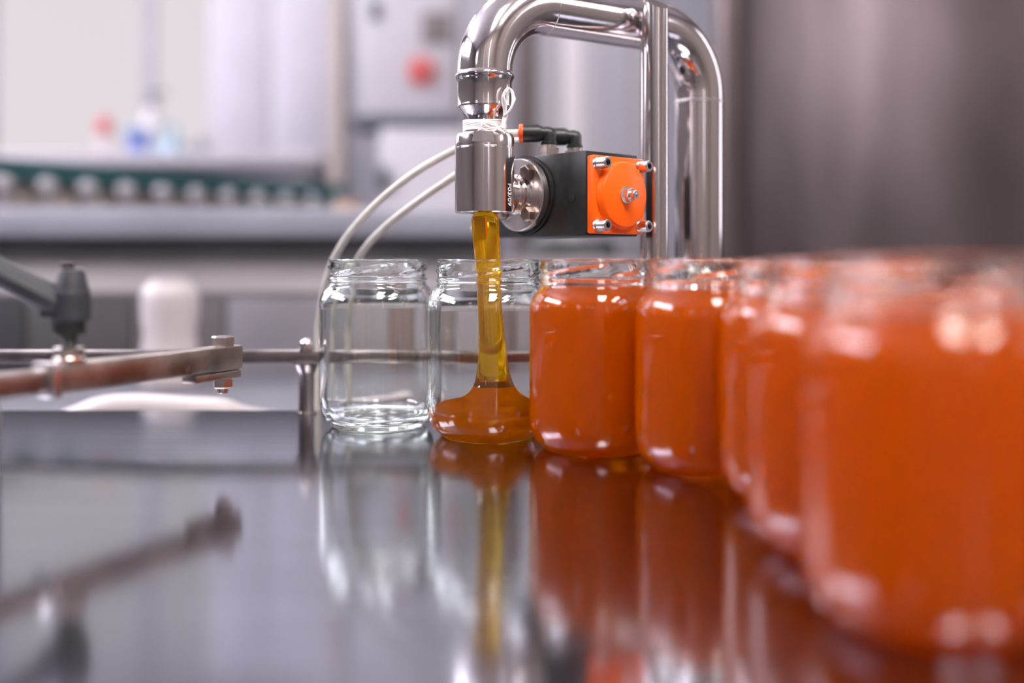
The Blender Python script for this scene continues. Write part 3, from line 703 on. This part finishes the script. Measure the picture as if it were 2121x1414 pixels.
for i in range(nb):
    s = 0.05+(BL-0.1)*i/(nb-1)
    o_ = Vector((B0.x, B0.y, 0))+bd*s-bn*0.018
    bm = bmesh.new(); add_lathe(bm, [(0, zt_-0.15), (0.010, zt_-0.15), (0.010, zt_-0.070), (0.018, zt_-0.062), (0.021, zt_-0.050), (0.016, zt_-0.038), (0, zt_-0.033)], n=20, o=o_)
    add_box(bm, o_+bn*0.02+up*(zt_-0.12), (0.02, 0.04, 0.04))
    fin(bm, 'roller_bracket', M['white_enamel'], cv)
for s in (0.1, BL*0.5, BL-0.1):
    for nn in (0.07, 0.38): fin(cbar(s-0.03, s+0.03, nn-0.03, nn+0.03, 0, zt_-0.18), 'leg', M['light_grey'], cv, smooth=False)
zb0, zb1 = z_(492, 1.78), z_(432, 1.78)
sb_ = fin(box((0, 0.03, (zb0+zb1)/2), (1.46, 0.06, zb1-zb0), bev=0.008), 'side_beam', M['beam'], mh)
sb_['label'] = 'broad pale enamelled beam'
fin(box((0, 0.045, zb0-0.022), (1.46, 0.02, 0.044)), 'lower_skirt', M['dark_grey'], mh, smooth=False)

# white packing bench with things on it
pbz = CAM_H+(536-318)*3.3/F
pb = thing('packing_bench', 'white packing bench behind the conveyor, bottles and cloths on it', 'bench', (-1.45, 3.55, RZ0))
fin(box((0, 0, pbz-RZ0-0.02), (1.7, 0.6, 0.04), bev=0.006), 'bench_top', M['white_enamel'], pb)
fin(box((0, 0.02, (pbz-RZ0-0.04)/2+0.0), (1.6, 0.52, pbz-RZ0-0.04)), 'base_cabinet', M['white_enamel'], pb, smooth=False)
d_ = 3.4
def on_bench(px, d=d_): return ((px-1060.5)*d/F, d, pbz)
b = thing('spray_bottle', 'red-capped small bottle at the left of the white bench', 'bottle', on_bench(215))
fin(lathe([(0, 0), (0.030, 0), (0.033, 0.01), (0.033, 0.07), (0.018, 0.09), (0, 0.09)], n=24), 'body', M['white_plastic'], b)
fin(lathe([(0, 0.088), (0.030, 0.088), (0.034, 0.10), (0.034, 0.14), (0.022, 0.155), (0, 0.155)], n=24), 'cap', M['red'], b)
b.scale = (0.75, 0.75, 0.85)
b = thing('tub', 'blue plastic tub on the white bench between two bottles', 'tub', on_bench(285))
fin(lathe([(0, 0), (0.050, 0), (0.060, 0.10), (0.064, 0.105), (0.064, 0.115), (0, 0.115)], n=32), 'body', M['blue'], b)
fin(lathe([(0, 0.113), (0.066, 0.113), (0.066, 0.125), (0, 0.128)], n=32), 'lid', M['sky_blue'], b)
b.scale = (0.62, 0.62, 0.75)
b = thing('tall_bottle', 'tall grey pump bottle on the white bench behind the blue tub', 'bottle', on_bench(316, 3.52))
fin(lathe([(0, 0), (0.035, 0), (0.037, 0.01), (0.037, 0.14), (0.016, 0.17), (0.016, 0.19), (0, 0.19)], n=24), 'body', M['light_grey'], b)
bm = bmesh.new(); add_lathe(bm, [(0, 0.188), (0.02, 0.188), (0.02, 0.205), (0.006, 0.21), (0.006, 0.235), (0, 0.235)], n=20); add_box(bm, (0.02, 0, 0.232), (0.06, 0.018, 0.012))
fin(bm, 'pump', M['mid_grey'], b)
def cloth(px, w, h, m, label, name='folded_cloth', d=d_):
    bm = bmesh.new(); rr = random.Random(int(px))
    nx, ny = 14, 8; g = []
    for i in range(nx+1):
        row = []
        for j in range(ny+1):
            u, v = i/nx*2-1, j/ny*2-1
            z = h*max(0.02, (1-u*u)**0.6*(1-v*v)**0.6)*(0.75+0.35*math.sin(5*u+2*v+rr.random()*0.4))
            row.append(bm.verts.new((u*w/2, v*0.07, z)))
        g.append(row)
    for i in range(nx):
        for j in range(ny): bm.faces.new((g[i][j], g[i+1][j], g[i+1][j+1], g[i][j+1]))
    x = [g[i][0] for i in range(nx+1)]+[g[nx][j] for j in range(1, ny+1)]+[g[i][ny] for i in range(nx-1, -1, -1)]+[g[0][j] for j in range(ny-1, 0, -1)]
    base = [bm.verts.new((v.co.x, v.co.y, 0)) for v in x]
    for i in range(len(x)): bm.faces.new((x[i], x[(i+1) % len(x)], base[(i+1) % len(x)], base[i]))
    bm.faces.new(base[::-1])
    o = fin(bm, name, m, angle=80); o.location = on_bench(px, d); return tag(o, label, 'cloth')
cloth(355, 0.075, 0.115, M['sky_blue'], 'crumpled pale blue cloth heap on the white bench')
cloth(412, 0.10, 0.07, M['mid_grey'], 'dark grey crumpled cloth at the right end of the bench things')

# white refrigerator-like cabinet
cb = thing('storage_cabinet', 'tall white storage cabinet left of the beige post', 'cabinet', (P(560, 0, 4.2).x, 4.45, RZ0))
fin(box((0, 0, 1.25), (0.50, 0.5, 2.5), bev=0.01), 'carcass', M['white_enamel'], cb)
for s in (-1, 1):
    dr = fin(box((s*0.124, -0.26, 1.26), (0.243, 0.02, 2.42), bev=0.004), 'door', M['lav_enamel'], cb)
    fin(box((s*0.02, -0.28, 1.1), (0.012, 0.02, 0.16)), 'handle', M['satin'], dr, smooth=False)
bp = tag(fin(box((0, 0, 1.59), (0.045, 0.045, 3.18), bev=0.003), 'steel_post', M['beige']), 'beige painted steel post from floor to ceiling, left of the control cabinet', 'post')
bp.location = (P(697, 0, 3.2).x, 3.2, RZ0)
cc_ = thing('control_cabinet', 'white control cabinet with round red emergency stop', 'control cabinet', (P(838, 0, 3.1).x, 3.3, RZ0))
zA, zB = z_(228, 3.1), z_(-140, 3.1)
fin(box((0, 0, (zA+zB)/2), (0.31, 0.24, zB-zA), bev=0.006), 'enclosure', M['white_enamel'], cc_)
zE = z_(138, 3.1)
fin(lathe([(0, 0), (0.040, 0), (0.046, 0.004), (0.046, 0.012), (0.034, 0.014), (0, 0.014)], n=32, o=(0.045, -0.12, zE), axis=(0, -1, 0)), 'stop_collar', M['red'], cc_)
fin(lathe([(0, 0.010), (0.016, 0.010), (0.020, 0.03), (0.018, 0.038), (0, 0.040)], n=32, o=(0.045, -0.12, zE), axis=(0, -1, 0)), 'stop_button', M['red'], cc_)
fin(box((-0.10, -0.122, z_(8, 3.1)), (0.03, 0.02, 0.06), bev=0.003), 'switch', M['dark_grey'], cc_)
fin(box((0.09, -0.122, z_(45, 3.1)), (0.09, 0.01, 0.10), bev=0.003), 'display', M['grey_wall'], cc_)
fin(box((0, 0, zA-0.02), (0.36, 0.28, 0.03)), 'drip_shelf', M['mid_grey'], cc_, smooth=False)
fin(box((0.01, 0.05, (zA-0.035)/2), (0.08, 0.08, zA-0.035)), 'pedestal', M['light_grey'], cc_, smooth=False)
wc = thing('white_container', 'white square container with a dark latch standing below the control cabinet', 'container', (P(900, 0, 2.9).x, 2.95, RZ0))
zz1 = z_(270, 2.9)
fin(box((0, 0, zz1/2), (0.30, 0.2, zz1), bev=0.01), 'body', M['white_enamel'], wc)
fin(box((-0.137, -0.108, z_(372, 2.85)), (0.03, 0.02, 0.07), bev=0.004), 'latch', M['dark_grey'], wc)
hose('rubber_hose', [P(660, 620, 2.1), P(668, 520, 2.1), P(690, 455, 2.12), P(722, 434, 2.15), P(752, 452, 2.18), P(785, 470, 2.2), P(800, 520, 2.2), P(806, 640, 2.2), (P(806, 0, 2.2).x, 2.2, RZ0+0.02)], 0.016, M['rust_hose'],
     'orange-brown rubber hose looping up behind the left jar', 'hose', n=14)
dp = tag(fin(box((0, 0, 1.58), (0.062, 0.06, 3.16), bev=0.004), 'steel_post', M['brown_post']), 'dark brown steel post seen between the nozzle and the black air fittings', 'post')
dp.location = (P(1088, 0, 2.9).x, 2.93, RZ0)
ss = thing('steel_screen', 'pale grey screen of upright panels seen inside the pipe arch', 'screen', (P(1220, 0, 3.4).x, 3.5, RZ0))
for i, (x, mname) in enumerate(((-0.21, 'light_grey'), (-0.13, 'back_paint'), (-0.05, 'white_wall'), (0.03, 'back_paint'), (0.11, 'back_paint'), (0.19, 'light_grey'))):
    fin(box((x, 0, 1.2), (0.074, 0.03, 2.4), bev=0.004), 'panel', M[mname], ss)
fin(box((0, 0.035, 1.2), (0.5, 0.03, 2.3)), 'backing', M['mid_grey'], ss, smooth=False)
pu = thing('floor_pump', 'dark grey pump housing low behind the actuator', 'pump', (P(1190, 0, 2.4).x, 2.45, RZ0))
zp = z_(492, 2.4)
fin(box((0, 0, zp/2-0.02), (0.34, 0.2, zp-0.04), bev=0.01), 'housing', M['dark_grey'], pu)
bm = lathe([(0, -0.10), (0.045, -0.10), (0.052, -0.09), (0.052, 0.09), (0.045, 0.10), (0, 0.10)], n=32, o=(-0.01, -0.10, zp-0.055), axis=(1, 0, 0)); fin(bm, 'motor', M['black_plastic'], pu)

# the big tank on the right
tk = thing('steel_tank', 'large brushed stainless steel tank filling the right background', 'tank', (1.36, 2.7, RZ0))
fin(lathe([(0, 0.02), (0.74, 0.06), (0.80, 0.12), (0.80, 2.9), (0.74, 2.96), (0, 3.02)], n=128), 'shell', M['tank'], tk, angle=30)
fin(lathe([(0.80, 2.2), (0.815, 2.2), (0.815, 2.24), (0.80, 2.24)], n=128), 'hoop', M['satin'], tk)
for a in (0.7, 2.3, 3.9, 5.5): fin(lathe([(0, 0), (0.03, 0), (0.03, 0.12), (0, 0.12)], n=20, o=(0.6*math.cos(a), 0.6*math.sin(a), 0)), 'foot', M['satin'], tk)
fp = thing('flue_pipe', 'satin steel upright pipe at the left edge of the tank', 'pipe', (P(1522, 0, 1.95).x, 1.98, RZ0))
fin(lathe([(0, 0), (0.034, 0), (0.034, 3.1), (0, 3.1)], n=40), 'tube', M['tank'], fp, angle=30)
fin(lathe([(0, 0), (0.06, 0), (0.06, 0.01), (0, 0.01)], n=40), 'flange', M['satin'], fp, angle=30)
